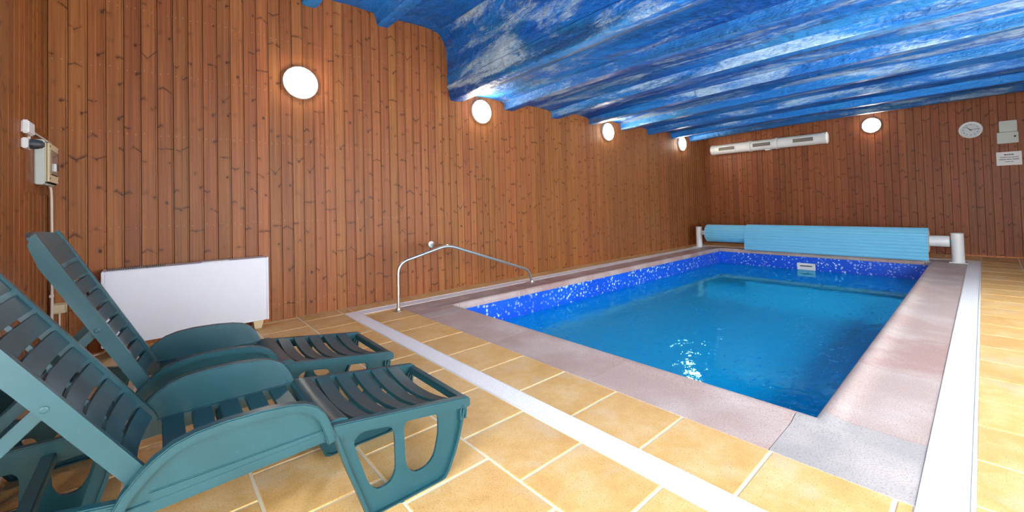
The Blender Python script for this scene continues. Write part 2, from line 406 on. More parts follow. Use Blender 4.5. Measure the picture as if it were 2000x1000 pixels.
def joints(lo, hi, start, pitch):
    k = math.ceil((lo-start)/pitch); xs = [lo]
    while start+k*pitch < hi-0.02:
        if start+k*pitch > lo+0.02: xs.append(start+k*pitch)
        k += 1
    return xs+[hi]
rows = [DX0, 1.180, 0.750, 0.318, -0.114, -0.546, XN]
for i in range(len(rows)-1):
    js = joints(YR, YW, 0.93 if i % 2 == 0 else 1.15, 0.4335)
    for a, b in zip(js, js[1:]): tile(rows[i+1], rows[i], a, b)
js = joints(CY0, CY1, 0.70, 0.4335)
for a, b in zip(js, js[1:]): tile(DXI, CX0, a, b)
js = joints(DX0, XF, 2.131, 0.416)
for a, b in zip(js, js[1:]): tile(a, b, DY1, YW)
ys = [DY0-0.43*k for k in range(5)]+[YR]
for c in range(len(ys)-1):
    js = joints(DX0, XF, 2.773, 0.4145)
    for a, b in zip(js, js[1:]): tile(a, b, ys[c+1], ys[c])
for xa, xb in ((DX1, 11.17), (11.17, XF)):
    js = joints(DY0, DY1, 0.5, 0.4335)
    for a, b in zip(js, js[1:]): tile(xa, xb, a, b)

# ------------------------------------------------------------------ pool: coping stones, basin, water
coping = tag(empty('pool_coping', (PX0, PY0, 0)), 'mauve grey stone coping framing the swimming pool', kind='structure')
PROF = [(1.0, -0.06), (1.0, 0.0), (0.42, 0.0), (0.27, 0.003), (0.20, 0.012), (0.13, 0.019), (0.07, 0.020), (0.03, 0.014), (0.0, -0.004), (-0.012, -0.03), (0.0, -0.06)]
def stone(path, mat=None):
    """path: list of (inner point, offset to the outer edge)"""
    rings = []
    for (x, y), (ox, oy) in path: rings.append([(x+ox*a-PX0, y+oy*a-PY0, z) for a, z in PROF])
    MB().loft(rings).build('coping_stone', mat or COPING, coping, 0, 35)
g = 0.002
WN_, WR_, WL_, WF_ = CX0-PX0, CY0-PY0, CY1-PY1, CX1-PX1
nj = [0.714, 1.797, 2.88, 3.96]; k0 = 0.075
for a, b in zip(nj[:-1]+[2.88+1.08], nj[1:]+[PY1-k0]):
    if b-a > 0.05: stone([((PX0, a+g), (WN_, 0)), ((PX0, b-g), (WN_, 0))])
lj = [PX0+k0]+[3.74+0.99*k for k in range(7)]+[PX1-k0]
lj = [v for v in lj if v <= PX1-k0]
for a, b in zip(lj, lj[1:]):
    stone([((a+g, PY0), (0, WR_)), ((b-g, PY0), (0, WR_))]); stone([((a+g, PY1), (0, WL_)), ((b-g, PY1), (0, WL_))])
fj = [PY0+k0, 1.6, 2.55, 3.5, PY1-k0]
for a, b in zip(fj, fj[1:]): stone([((PX1, a+g), (WF_, 0)), ((PX1, b-g), (WF_, 0))])
for cx_, wx, sx in ((PX0, WN_, 1), (PX1, WF_, -1)):
    for cy_, wy, sy in ((PY0, WR_, 1), (PY1, WL_, -1)):
        stone([((cx_+sx*(k0-g), cy_), (0, wy)), ((cx_, cy_), (wx, wy)), ((cx_, cy_+sy*(k0-g)), (wx, 0))], COPINGG if (sx, sy) == (1, 1) else None)
bxo('stone_bed', (CX0-PX0+0.001, CY0-PY0+0.001, -0.12, -0.03, CY1-PY0-0.001, -0.061), GROUT, coping)
bxo('stone_bed', (PX1-PX0+0.03, CY0-PY0+0.001, -0.12, CX1-PX0-0.001, CY1-PY0-0.001, -0.061), GROUT, coping)
ZB = -1.45; e = 0.015
m = MB(); m.box(PX0-0.12, PY0-0.12, ZB-0.1, PX0-e, PY1+0.12, -0.06); m.box(PX1+e, PY0-0.12, ZB-0.1, PX1+0.12, PY1+0.12, -0.06)
m.box(PX0-e, PY0-0.12, ZB-0.1, PX1+e, PY0-e, -0.06); m.box(PX0-e, PY1+e, ZB-0.1, PX1+e, PY1+0.12, -0.06)
basin = tag(m.build('wall_pool_basin', LINER), 'speckled blue pool liner walls under the coping', kind='structure')
bxo('basin_floor', (PX0-e, PY0-e, ZB-0.1, PX1+e, PY1+e, ZB), LINERF, basin)
NXW, NYW = 90, 44
m = MB()
for i in range(NXW+1):
    for j in range(NYW+1):
        m.v.append((PX0-e+(PX1-PX0+2*e)*i/NXW, PY0-e+(PY1-PY0+2*e)*j/NYW, WATER_Z))
for i in range(NXW):
    for j in range(NYW): a = i*(NYW+1)+j; m.f.append((a, a+NYW+1, a+NYW+2, a+1))
tag(m.build('pool_water', WATER, None, 0, 60, 2, False), 'rippled blue pool water surface', kind='structure')

# ------------------------------------------------------------------ drain gratings (ring around the pool)
def grate(rect, along, label):
    x0, y0, x1, y1 = rect
    root = tag(empty('drain_grate', ((x0+x1)/2, (y0+y1)/2, 0)), label, 'drain grate', 'white overflow drain gratings around the pool')
    cx_, cy_ = (x0+x1)/2, (y0+y1)/2; r = 0.008
    if along == 'y':
        for a, b in ((x0, x0+r), (x1-r, x1)): bxo('edge_rail', (a-cx_, y0-cy_, -0.06, b-cx_, y1-cy_, 0.003), WHITE_PLASTIC, root)
        bxo('channel', (x0+r-cx_, y0-cy_, -0.06, x1-r-cx_, y1-cy_, -0.02), WHITE_PLASTIC, root)
        n = max(1, round((y1-y0)/0.5)); L = (y1-y0)/n; base = None
        for i in range(n):
            if base is None:
                base = MB().box(-(x1-x0)/2+r+0.001, -L/2+0.0002, -0.019, (x1-x0)/2-r-0.001, L/2-0.0002, 0.001).build('grate_panel', GRATE, root); o = base
            else: o = link('grate_panel', base.data, root)
            o.location = (0, y0+L*(i+0.5)-cy_, 0)
    else:
        for a, b in ((y0, y0+r), (y1-r, y1)): bxo('edge_rail', (x0-cx_, a-cy_, -0.06, x1-cx_, b-cy_, 0.003), WHITE_PLASTIC, root)
        bxo('channel', (x0-cx_, y0+r-cy_, -0.06, x1-cx_, y1-r-cy_, -0.02), WHITE_PLASTIC, root)
        n = max(1, round((x1-x0)/0.5)); L = (x1-x0)/n; base = None
        for i in range(n):
            if base is None:
                base = MB().box(-L/2+0.0002, -(y1-y0)/2+r+0.001, -0.019, L/2-0.0002, (y1-y0)/2-r-0.001, 0.001).build('grate_panel', GRATE, root); o = base
            else: o = link('grate_panel', base.data, root)
            o.location = (x0+L*(i+0.5)-cx_, 0, 0)
grate((DX0, DY0, DXI, DY1), 'y', 'white drain grating crossing the floor between loungers and pool')
grate((DXI, CY1, DX1, DY1), 'x', 'white drain grating along the foot of the long wood wall')
grate((DXI, DY0, DX1, CY0), 'x', 'wide white drain grating beside the long right edge of the pool')
grate((CX1, CY0, DX1, CY1), 'y', 'white drain grating under the blue cover roll')

# ------------------------------------------------------------------ walls of vertical boards
def plank_mesh(w, h, mat, style):
    """board standing on z=0 of its own centre: local x across, y out of the wall (towards -y), z along"""
    t = 0.018; a = -w/2+0.0015; b = w/2-0.0015
    if style == 'bead':
        sec = [(a, 0), (a, -t+0.003), (a+0.002, -t), (b-0.0135, -t), (b-0.0125, -t+0.003), (b-0.0125, -t+0.007), (b-0.0105, -t+0.007), (b-0.0095, -t+0.0012), (b-0.002, -t+0.0012), (b, -t+0.004), (b, 0)]
    else:
        sec = [(a, 0), (a, -t+0.003), (a+0.002, -t), (b-0.003, -t), (b, -t+0.004), (b, 0)]
    mm = MB().loft([[(x, y, -h/2) for x, y in sec], [(x, y, h/2) for x, y in sec]])
    o = mm.build('plank', mat); me = o.data; bpy.data.objects.remove(o); return me
plank_cache = {}
def planks(wall, origin, rot, length, pitch, mat, style, top, out=0.0, start=0.0):
    n = max(1, round(length/pitch)); w = length/n
    for i in range(n):
        u = start+(i+0.5)*w; h = top(u) if callable(top) else top
        key = (round(w, 4), round(h, 2), mat.name, style)
        if key not in plank_cache: plank_cache[key] = plank_mesh(w, h, mat, style)
        o = link('plank', plank_cache[key], wall)
        v = Matrix.Rotation(rot, 4, 'Z') @ Vector((u, -out, 0))
        o.location = Vector(origin)+v+Vector((0, 0, h/2)); o.rotation_euler = (0, 0, rot)
BEAMS = [3.26, 4.285, 5.40, 6.463, 7.56, 8.63, 9.72, 10.70]
wall_left = tag(bxo('wall_left', (XN-0.12, YW+0.018, -0.02, XF+0.12, YW+0.15, 3.95), BACKING), 'long wall of knotty brown pine boards', kind='structure')
def top_left(u):
    x = XN+u
    return 3.78 if x < 3.2 else 2.92
planks(wall_left, (XN, YW+0.018, 0.0), 0.0, 3.9, 0.1154, WOOD, 'bead', top_left)
planks(wall_left, (XN, YW+0.018, 0.0), 0.0, XF-XN-3.9, 0.1154, WOOD, 'plain', 2.92, 0, 3.9)
wall_back = tag(bxo('wall_back', (XF+0.018, YR-0.12, -0.02, XF+0.15, YW+0.018, 3.95), BACKING), 'end wall of knotty brown pine boards behind the cover roll', kind='structure')
STEP = 0.40
planks(wall_back, (XF+0.018, YW, 0), -pi/2, YW-STEP, 0.121, WOODF, 'plain', 3.06)
planks(wall_back, (XF+0.018, STEP, 0), -pi/2, STEP-YR, 0.105, WOODF, 'plain', 3.06, -0.014)
# near wall beside the loungers, with a window behind the camera
m = MB(); m.box(XN-0.15, NWIN[1], -0.02, XN-0.018, YW+0.018, 3.95); m.box(XN-0.15, YR-0.12, -0.02, XN-0.018, NWIN[0], 3.95)
m.box(XN-0.15, NWIN[0], -0.02, XN-0.018, NWIN[1], WZ0); m.box(XN-0.15, NWIN[0], WZ1, XN-0.018, NWIN[1], 3.95)
wall_front = tag(m.build('wall_front', BACKING), 'narrow view of brown board wall beside the lounger backs', kind='structure')
planks(wall_front, (XN-0.018, NWIN[1], 0), pi/2, YW-NWIN[1], 0.132, WOODN, 'bead', 3.78)
# right wall with the windows (outside the picture)
m = MB(); edges = [XN-0.15]+[v for w_ in WINS for v in w_]+[XF+0.15]
for i in range(0, len(edges), 2): m.box(edges[i], YR-0.12, -0.02, edges[i+1], YR, 3.95)
for a, b in WINS: m.box(a, YR-0.12, -0.02, b, YR, WZ0); m.box(a, YR-0.12, WZ1, b, YR, 3.95)
wall_right = tag(m.build('wall_right', RIGHTW), 'board wall with tall windows along the right side', kind='structure')
for i, (a, b) in enumerate(WINS):
    w_ = tag(empty('window_%d' % (i+1), ((a+b)/2, YR-0.06, WZ0)), 'tall white framed window in the right wall', kind='structure'); hw = (b-a)/2; hh = WZ1-WZ0
    for nm, bb in (('frame_jamb', (-hw, -0.03, 0, -hw+0.06, 0.03, hh)), ('frame_jamb', (hw-0.06, -0.03, 0, hw, 0.03, hh)), ('frame_rail', (-hw+0.06, -0.03, 0, hw-0.06, 0.03, 0.06)), ('frame_rail', (-hw+0.06, -0.03, hh-0.06, hw-0.06, 0.03, hh)), ('mullion', (-0.03, -0.025, 0.06, 0.03, 0.025, hh-0.06))):
        bxo(nm, bb, FRAMEW, w_)
w_ = tag(empty('window_4', (XN-0.08, (NWIN[0]+NWIN[1])/2, WZ0)), 'white framed window behind the camera', kind='structure'); hw = (NWIN[1]-NWIN[0])/2; hh = WZ1-WZ0
for nm, bb in (('frame_jamb', (-0.03, -hw, 0, 0.03, -hw+0.06, hh)), ('frame_jamb', (-0.03, hw-0.06, 0, 0.03, hw, hh)), ('frame_rail', (-0.03, -hw+0.06, 0, 0.03, hw-0.06, 0.06)), ('frame_rail', (-0.03, -hw+0.06, hh-0.06, 0.03, hw-0.06, hh)), ('mullion', (-0.025, -0.03, 0.06, 0.025, 0.03, hh-0.06))):
    bxo(nm, bb, FRAMEW, w_)
# nail heads in rows on the long wall
m = MB(); n = round(3.9/0.1154); w = 3.9/n
for i in range(n):
    xc = XN+(i+0.5)*w-0.006
    for zr in (0.17, 1.074, 1.936, 2.52, 3.1):
        for dx in (-0.027, 0.027):
            if random.random() < 0.9: m.lathe([(0.0036, 0.0), (0.0036, 0.0012), (0.0015, 0.002)], (xc+dx, YW, zr+random.uniform(-0.012, 0.012)), (0, -1, 0), 6)
tag(m.build('nail_heads', COPPER, wall_left), kind='stuff')

# ------------------------------------------------------------------ ceiling: painted beams and vaults
ceiling = tag(bxo('ceiling', (XN-0.15, YR-0.12, 3.95, XF+0.15, YW+0.15, 4.05), BACKING), 'blue and white painted beamed ceiling over the pool', kind='structure')
def rise(y): return 0.115*(1-math.exp(-max(0.0, YW-y)/1.9))
def strip(name, prof, slope, lump, ny=110, mat=None):
    m = MB(); n = len(prof)
    for j in range(ny+1):
        y = YR+(YW+0.004-YR)*j/ny
        for i, (x, z) in enumerate(prof):
            p = Vector((x*1.4, y*1.1, z*1.4)); q = noise.noise(p*1.6)*0.6+noise.noise(p*4.5)*0.35+noise.noise(p*11)*0.15
            k = lump*(0.0 if i in (0, n-1) else 1.0)
            m.v.append((x+q*k*0.5, y, z+(rise(y) if slope else 0)+q*k))
    for j in range(ny):
        for i in range(n-1): a = j*n+i; m.f.append((a, a+n, a+n+1, a+1))
    return m.build(name, mat or CEIL, ceiling, 0, 38, 2, False)
def dense(prof, d=0.06):
    out = [prof[0]]
    for (x0, z0), (x1, z1) in zip(prof, prof[1:]):
        k = max(1, math.ceil(math.hypot(x1-x0, z1-z0)/d))
        for i in range(1, k+1): out.append((x0+(x1-x0)*i/k, z0+(z1-z0)*i/k))
    return out
# upper ceiling over the loungers, with small joists
JO = [0.48, 1.36, 2.25]
def joist_prof(x): return [(x-0.13, 3.715), (x-0.10, 3.66), (x-0.085, 3.575), (x-0.06, 3.56), (x+0.06, 3.565), (x+0.085, 3.59), (x+0.11, 3.66), (x+0.15, 3.712)]
xprev = XN-0.1
for i, x in enumerate(JO+[None]):
    if x is None: break
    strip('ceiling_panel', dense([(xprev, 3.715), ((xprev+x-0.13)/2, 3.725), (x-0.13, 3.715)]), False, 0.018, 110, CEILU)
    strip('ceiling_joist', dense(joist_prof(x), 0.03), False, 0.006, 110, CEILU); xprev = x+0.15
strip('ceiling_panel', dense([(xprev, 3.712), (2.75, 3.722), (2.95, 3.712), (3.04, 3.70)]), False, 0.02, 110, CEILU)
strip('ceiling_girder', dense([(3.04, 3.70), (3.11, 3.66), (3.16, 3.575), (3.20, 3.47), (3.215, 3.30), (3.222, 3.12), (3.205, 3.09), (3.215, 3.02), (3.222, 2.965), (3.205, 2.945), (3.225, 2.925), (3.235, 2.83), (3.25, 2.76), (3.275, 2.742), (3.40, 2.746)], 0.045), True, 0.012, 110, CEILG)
for i, x in enumerate(BEAMS):
    nx_ = BEAMS[i+1] if i+1 < len(BEAMS) else XF+0.06
    last = i+1 == len(BEAMS)
    if i == 0: bp_ = [(3.40, 2.746), (x+0.20, 2.752), (x+0.28, 2.79), (x+0.34, 2.835)]
    else: bp_ = [(x-0.02, 2.852), (x-0.008, 2.838), (x-0.001, 2.752), (x+0.018, 2.738), (x+0.16, 2.744), (x+0.20, 2.752), (x+0.28, 2.79), (x+0.34, 2.835)]
    if i:
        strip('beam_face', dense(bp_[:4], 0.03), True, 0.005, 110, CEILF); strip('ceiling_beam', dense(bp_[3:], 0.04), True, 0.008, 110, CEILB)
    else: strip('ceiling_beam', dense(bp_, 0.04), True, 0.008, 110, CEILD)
    vp = [(x+0.34, 2.835), (x+0.40, 2.862), (x+0.5, 2.880), (nx_-0.3, 2.888), (nx_-0.09, 2.868), (nx_-0.02, 2.852)]
    if last: vp = vp[:3]+[(nx_, 2.87)]
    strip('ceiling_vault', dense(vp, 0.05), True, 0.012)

# ------------------------------------------------------------------ wall lamps
def wall_lamp(c, axis, r, label):
    root = tag(empty('wall_lamp', c), label, 'lamp', 'round white wall lamps')
    MB().lathe([(r*0.98, 0.0), (r*1.03, 0.004), (r*1.03, 0.03), (r*0.96, 0.036), (r*0.9, 0.02)], (0,0,0), axis, 40).build('base_ring', WHITE_PLASTIC, root, 0, 40)
    prof = [(r*0.95, 0.022)]+[(r*0.97*cos(t), 0.03+0.055*sin(t)) for t in [pi/2*k/9 for k in range(10)]]
    MB().lathe(prof, (0,0,0), axis, 40).build('opal_shade', OPAL, root, 0, 60)
for x, lab in ((1.247, 'round lit opal lamp above the white dehumidifier, largest in view'), (3.805, 'round lit opal lamp tucked under the big blue ceiling girder'), (7.06, 'third round lit opal lamp along the long wood wall'), (10.23, 'small round lit opal lamp nearest the far wall corner')):
    wall_lamp((x, YW, 2.645), (0, -1, 0), 0.178, lab)
wall_lamp((XF, 1.53, 2.69), (-1, 0, 0), 0.155, 'oval looking lit opal lamp on the end wall beside the duct')

# ------------------------------------------------------------------ air duct on the end wall
root = tag(empty('air_duct', (XF-0.135, 3.56, 2.518)), 'white round ventilation duct with three grey grilles on the end wall', 'air duct')
r = 0.128
MB().lathe([(r*0.8, -1.285), (r, -1.28), (r, 1.27), (r*0.8, 1.275)], (0,0,0), (0,1,0), 28).build('pipe', WHITE_PLASTIC, root, 0, 40)
for y in (0.32, -0.28): MB().lathe([(r, -0.03), (r+0.014, -0.024), (r+0.014, 0.024), (r, 0.03)], (0, y, 0), (0,1,0), 28).build('collar', WHITE_PLASTIC, root, 0, 40)
for y, s in ((-1.24, -1), (1.24, 1)): MB().lathe([(r+0.004, -0.05), (r+0.007, -0.045), (r+0.007, 0.035), (r-0.01, 0.048)], (0, y, 0), (0, s, 0), 28).build('end_cap', WHITE_PLASTIC, root, 0, 40)
for y in (0.855, 0.025, -0.84):
    gx = -r-0.012; hw, hh = 0.215, 0.06
    f = MB(); f.box(gx, y-hw, -hh, -r*0.86, y+hw, -hh+0.016); f.box(gx, y-hw, hh-0.016, -r*0.86, y+hw, hh); f.box(gx, y-hw, -hh+0.016, -r*0.86, y-hw+0.016, hh-0.016); f.box(gx, y+hw-0.016, -hh+0.016, -r*0.86, y+hw, hh-0.016)
    fo = f.build('grille_frame', WHITE_PLASTIC, root)
    bxo('grille_mesh', (gx+0.008, y-hw+0.016, -hh+0.016, -r*0.86, y+hw-0.016, hh-0.016), GRILLE, fo)
    sm = MB()
    for k in range(12): yy = y-hw+0.03+k*(2*hw-0.06)/11; sm.box(gx+0.004, yy-0.004, -hh+0.016, gx+0.008, yy+0.004, hh-0.016)
    tag(sm.build('grille_fins', GRILLE, fo), kind='stuff')
bxo('bracket', (-0.06, -0.14, -r-0.02, 0.11, -0.02, -r+0.004), WHITE_PLASTIC, root, 0.006)

# ------------------------------------------------------------------ clock, boxes and notice on the end wall
XB = XF+0.012
root = tag(empty('wall_clock', (XB, 0.115, 2.375)), 'round white rimmed wall clock on the end wall', 'clock')
r = 0.155
MB().lathe([(r*0.95, 0), (r, 0.01), (r, 0.035), (r*0.93, 0.045), (r*0.80, 0.035), (r*0.79, 0.02)], (0,0,0), (-1,0,0), 40).build('rim', WHITE_PLASTIC, root, 0, 40)
face = MB().lathe([(r*0.80, 0.018), (r*0.80, 0.024)], (0,0,0), (-1,0,0), 40).build('clock_face', plain('clock_paper', (205, 212, 214), 0.4), root)
def hand(name, ang, L, wd, x):
    a = math.radians(ang); d = Vector((0, -sin(a), cos(a))); n_ = Vector((0, cos(a), sin(a))); m = MB()
    ring = [d*-0.02+n_*wd, d*-0.02-n_*wd, d*L-n_*wd*0.5, d*L+n_*wd*0.5]
    m.loft([[p+Vector((x, 0, 0)) for p in ring], [p+Vector((x-0.003, 0, 0)) for p in ring]]).build(name, BLACK, root)
hand('hour_hand', -43, 0.082, 0.006, -0.027); hand('minute_hand', 83, 0.112, 0.0045, -0.031)
for k in range(1, 13):
    cu = bpy.data.curves.new('numeral', 'FONT'); cu.body = str(k); cu.size = 0.036; cu.align_x = 'CENTER'; cu.align_y = 'CENTER'; cu.extrude = 0.0006
    to_ = bpy.data.objects.new('numeral_text', cu); COL.objects.link(to_); bpy.context.view_layer.update(); me = bpy.data.meshes.new_from_object(to_.evaluated_get(bpy.context.evaluated_depsgraph_get())); bpy.data.objects.remove(to_); me.materials.clear(); me.materials.append(BLACK); o = link('numeral', me, face)
    a = math.radians(30*k); o.location = (-0.0255, -sin(a)*0.098, cos(a)*0.098); o.rotation_euler = (pi/2, 0, -pi/2)
o = tag(bxo('control_box', (-0.05, -0.105, -0.1, 0.02, 0.105, 0.1), GREY_PLASTIC, None, 0.006), 'upper cream control box on the end wall, resting on a wider box', 'control box'); o.location = (XB, -0.335, 2.372)
root = tag(empty('control_box', (XB, -0.325, 2.166)), 'lower pale grey control box with dark button above the notice', 'control box')
bxo('housing', (-0.06, -0.125, -0.1, 0.02, 0.125, 0.1), GREY_PLASTIC, root, 0.006)
MB().lathe([(0.014, 0), (0.014, 0.01), (0.009, 0.013)], (-0.06, -0.085, 0.015), (-1,0,0), 12).build('button', BLACK, root)
root = tag(empty('notice', (XB, -0.33, 1.792)), 'white notice with lines of small print below the control boxes', 'sign')
bxo('board', (-0.010, -0.148, -0.122, 0.012, 0.148, 0.122), plain('notice_white', (226, 226, 222), 0.4, var=0.01), root, 0.002)
INK = plain('grey_ink', (96, 100, 100), 0.6)
for z, th, spans in ((0.07, 0.022, ((-0.055, -0.03), (-0.024, -0.002), (0.004, 0.02), (0.026, 0.055))), (0.022, 0.010, ((-0.11, -0.03), (-0.022, 0.012), (0.02, 0.105))), (-0.016, 0.012, ((-0.115, -0.04), (-0.032, 0.03), (0.038, 0.118))), (-0.058, 0.010, ((-0.05, -0.018), (-0.01, 0.05)))):
    m = MB()
    for a, b in spans: m.box(-0.011, a, z-th/2, -0.0102, b, z+th/2)
    m.build('print_line', INK, root)

# ------------------------------------------------------------------ pool cover reel
AX, AZ = 10.27, 0.362
root = tag(empty('pool_cover_reel', (AX, 2.55, 0)), 'light blue slatted pool cover wound on a reel between two white posts', 'cover reel')
for y, s, pr in ((0.315, 1, 0.078), (4.745, -1, 0.072)):
    MB().lathe([(pr, 0.012), (pr, 0.495), (pr+0.004, 0.497), (pr+0.004, 0.506), (pr-0.01, 0.512)], (0, y-2.55, 0), (0,0,1), 24).build('post', WHITE_PLASTIC, root, 0, 40)
    bxo('post_foot', (-0.11, y-2.55-0.11, 0.004, 0.11, y-2.55+0.11, 0.014), WHITE_PLASTIC, root, 0.003)
MB().lathe([(0.085, 0), (0.096, 0.005), (0.096, 0.24), (0.09, 0.25)], (0, 0.655-2.55, AZ), (0,-1,0), 24).build('shaft_sleeve', WHITE_PLASTIC, root, 0, 40)
MB().lathe([(0.03, 0), (0.03, 0.06)], (0, 0.41-2.55, AZ), (0,-1,0), 12).build('coupling', TEAL, root)
MB().lathe([(0.055, 0), (0.055, 0.17)], (0, 4.51-2.55, AZ), (0,1,0), 20).build('shaft', WHITE_PLASTIC, root, 0, 40)
def ribbed(rb, amp, nr, sub=6): return [(rb+amp*abs(sin(pi*(k/sub))), 2*pi*k/(nr*sub)) for k in range(nr*sub)]
sec = ribbed(0.196, 0.012, 20)
m = MB(); m.loft([[(rr*cos(t), y, AZ+rr*sin(t)) for rr, t in sec] for y in (0.665-2.55, 4.52-2.55)])
roll = m.build('cover_roll', FOIL, root, 0, 50)
for y, s in ((0.662, -1), (4.522, 1)):
    MB().lathe([(0.203, 0), (0.203, 0.004), (0.19, 0.008)], (0, y-2.55, AZ), (0, s, 0), 32).build('roll_end', WHITE_PLASTIC, roll)
# outer lap that hangs from the top of the roll down to the pool edge
path = []
for k in range(0, 15): t = pi/2+0.35+(pi/2-0.35)*k/14-0.35*(1-k/14)*2; path.append((0.214*cos(t), AZ+0.214*sin(t)))
for k in range(1, 14): path.append((-0.214-0.004*k/13, AZ-(AZ-0.028)*k/13))
fine = []
for (x0, z0), (x1, z1) in zip(path, path[1:]):
    for i in range(6): fine.append((x0+(x1-x0)*i/6, z0+(z1-z0)*i/6))
fine.append(path[-1]); L = 0; acc = [0]
for a, b in zip(fine, fine[1:]): L += math.hypot(b[0]-a[0], b[1]-a[1]); acc.append(L)
rib = []
for i, (x, z) in enumerate(fine):
    a, b = fine[max(i-1, 0)], fine[min(i+1, len(fine)-1)]; d = Vector((b[0]-a[0], b[1]-a[1])).normalized(); nx, nz = -d.y, d.x
    if nx*x+nz*(z-AZ) < 0: nx, nz = -nx, -nz
    q = 0.014*abs(sin(pi*acc[i]/0.062)); rib.append((x+nx*q, z+nz*q, x-nx*0.010, z-nz*0.010))
ringA = [(a, b) for a, b, c, d in rib]+[(c, d) for a, b, c, d in reversed(rib)]
m = MB(); m.loft([[(x, y, z) for x, z in ringA] for y in (0.657-2.55, 3.615-2.55)], cap=False)
k = 0; n = len(ringA); h = len(rib)
for base in (0, n):
    for i in range(h-1): m.f.append((base+i, base+i+1, base+n-2-i, base+n-1-i))
sheet = m.build('hanging_cover', FOIL, root, 0, 50)

# ------------------------------------------------------------------ inlet in the far pool wall
root = tag(empty('pool_inlet', (PX1+e, 2.48, -0.262)), 'white rectangular inlet with dark slot in the far pool wall', 'pool inlet')
bxo('plate', (-0.02, -0.16, -0.07, 0.002, 0.16, 0.07), WHITE_PLASTIC, root, 0.006)
bxo('slot', (-0.0215, -0.105, 0.004, -0.019, 0.105, 0.024), BLACK, root)

# ------------------------------------------------------------------ stainless handrail
root = tag(empty('handrail', (2.10, 4.503, 0)), 'bent stainless steel handrail standing at the near corner of the pool', 'handrail')
pts = [(0, 0, 0), (0.005, 0.0, 0.545), (0.69, 0.015, 0.700), (2.13, 0.06, 0.20), (2.20, 0.075, 0.0)]
path = [pts[0]]+fillet(pts, 0.13, 8)[1:-1]+[pts[-1]]
MB().tube([tuple(p) for p in path], 0.0195, 14).build('rail', STEEL, root, 0, 50)
for x, y in ((0, 0), (2.20, 0.075)): MB().lathe([(0.058, 0.001), (0.058, 0.006), (0.03, 0.012), (0.026, 0.03), (0.022, 0.032)], (x, y, 0), (0,0,1), 20).build('floor_flange', STEEL, root, 0, 40)
MB().tube([(0.69, 0.02, 0.69), (0.79, YW-4.503-0.008, 0.665)], 0.017, 12).build('wall_strut', STEEL, root, 0, 50)
MB().lathe([(0.050, 0), (0.048, 0.008), (0.026, 0.014)], (0.79, YW-4.503, 0.665), (0,-1,0), 20).build('wall_flange', STEEL, root, 0, 40)

# ------------------------------------------------------------------ dehumidifier
root = tag(empty('dehumidifier', (0.26, 4.98, 0)), 'long white floor dehumidifier cabinet against the wood wall', 'dehumidifier')
x0, x1, y0, y1, z0, z1 = -0.61, 0.605, -0.115, 0.105, 0.085, 0.722
bxo('cabinet', (x0+0.02, y0+0.012, z0, x1-0.02, y1, z1-0.004), WHITE_ENAMEL, root, 0.004)
bxo('front_panel', (x0+0.021, y0, z0+0.004, x1-0.021, y0+0.013, z1-0.01), WHITE_ENAMEL, root, 0.004)
for a, b in ((x0, x0+0.02), (x1-0.02, x1)): bxo('side_cheek', (a, y0, z0, b, y1, z1), WHITE_ENAMEL, root, 0.005)
go = bxo('outlet_grille', (x0+0.03, y0+0.05, z1-0.0035, -0.20, y1-0.02, z1-0.0005), GRILLE, root)
m = MB()
for k in range(26): xx = x0+0.04+k*(0.36/25); m.box(xx-0.003, y0+0.055, z1-0.0005, xx+0.003, y1-0.025, z1+0.003)
tag(m.build('grille_fins', GREY_PLASTIC, go), kind='stuff')
bxo('control_flap', (0.06, y0+0.03, z1-0.003, 0.28, y1-0.03, z1+0.002), WHITE_PLASTIC, root, 0.002)
for x in (x0+0.10, x1-0.09):
    m = MB(); m.loft([[(x-0.03, -0.08, 0), (x+0.03, -0.08, 0), (x+0.03, 0.08, 0), (x-0.03, 0.08, 0)], [(x-0.045, -0.1, z0), (x+0.045, -0.1, z0), (x+0.045, 0.1, z0), (x-0.045, 0.1, z0)]]).build('foot', CREAM, root, 0.004)

# ------------------------------------------------------------------ electrics by the corner
o = tag(bxo('mounting_board', (0, 4.30, 1.37, 0.008, 5.08, 1.86), WOODN), 'thin brown backing board behind the fuse box', 'board'); o.location = (XN, 0, 0); o.location.x += 0.0005
XW = XN+0.0095
root = tag(empty('fuse_box', (XW, 4.74, 1.60)), 'pale grey fuse box with a small window by the wall corner', 'fuse box')
m = MB(); sec = [(-0.2, -0.165), (-0.2, 0.165), (0.2, 0.165), (0.2, -0.165)]
bxo('housing', (0, -0.2, -0.165, 0.05, 0.2, 0.165), GREY_PLASTIC, root, 0.006)
lid = bxo('lid', (0.05, -0.19, -0.155, 0.072, 0.2, 0.155), CREAM, root, 0.012)
bxo('window_cover', (0.070, -0.13, -0.09, 0.078, 0.16, 0.10), GLASSY, lid, 0.004)
bxo('breaker', (0.078, -0.05, -0.06, 0.088, 0.0, 0.0), WHITE_PLASTIC, lid, 0.002); bxo('breaker', (0.078, 0.01, -0.05, 0.086, 0.09, 0.005), DARKGREY, lid, 0.002)
for y in (-0.165, 0.18):
    for z in (-0.12, 0.12): MB().lathe([(0.008, 0), (0.006, 0.004)], (0.072, y, z), (1,0,0), 10).build('screw', DARKGREY, lid)
o = tag(bxo('junction_box', (0, -0.09, -0.045, 0.036, 0.09, 0.045), WHITE_PLASTIC, None, 0.008), 'small white junction box above the dark plug', 'junction box'); o.location = (XN+0.001, 4.29, 1.805)
root = tag(empty('plug_socket', (XN+0.001, 4.27, 1.695)), 'white wall socket with a dark grey plug left of the fuse box', 'socket')
bxo('socket_plate', (0, -0.07, -0.035, 0.03, 0.07, 0.035), WHITE_PLASTIC, root, 0.006)
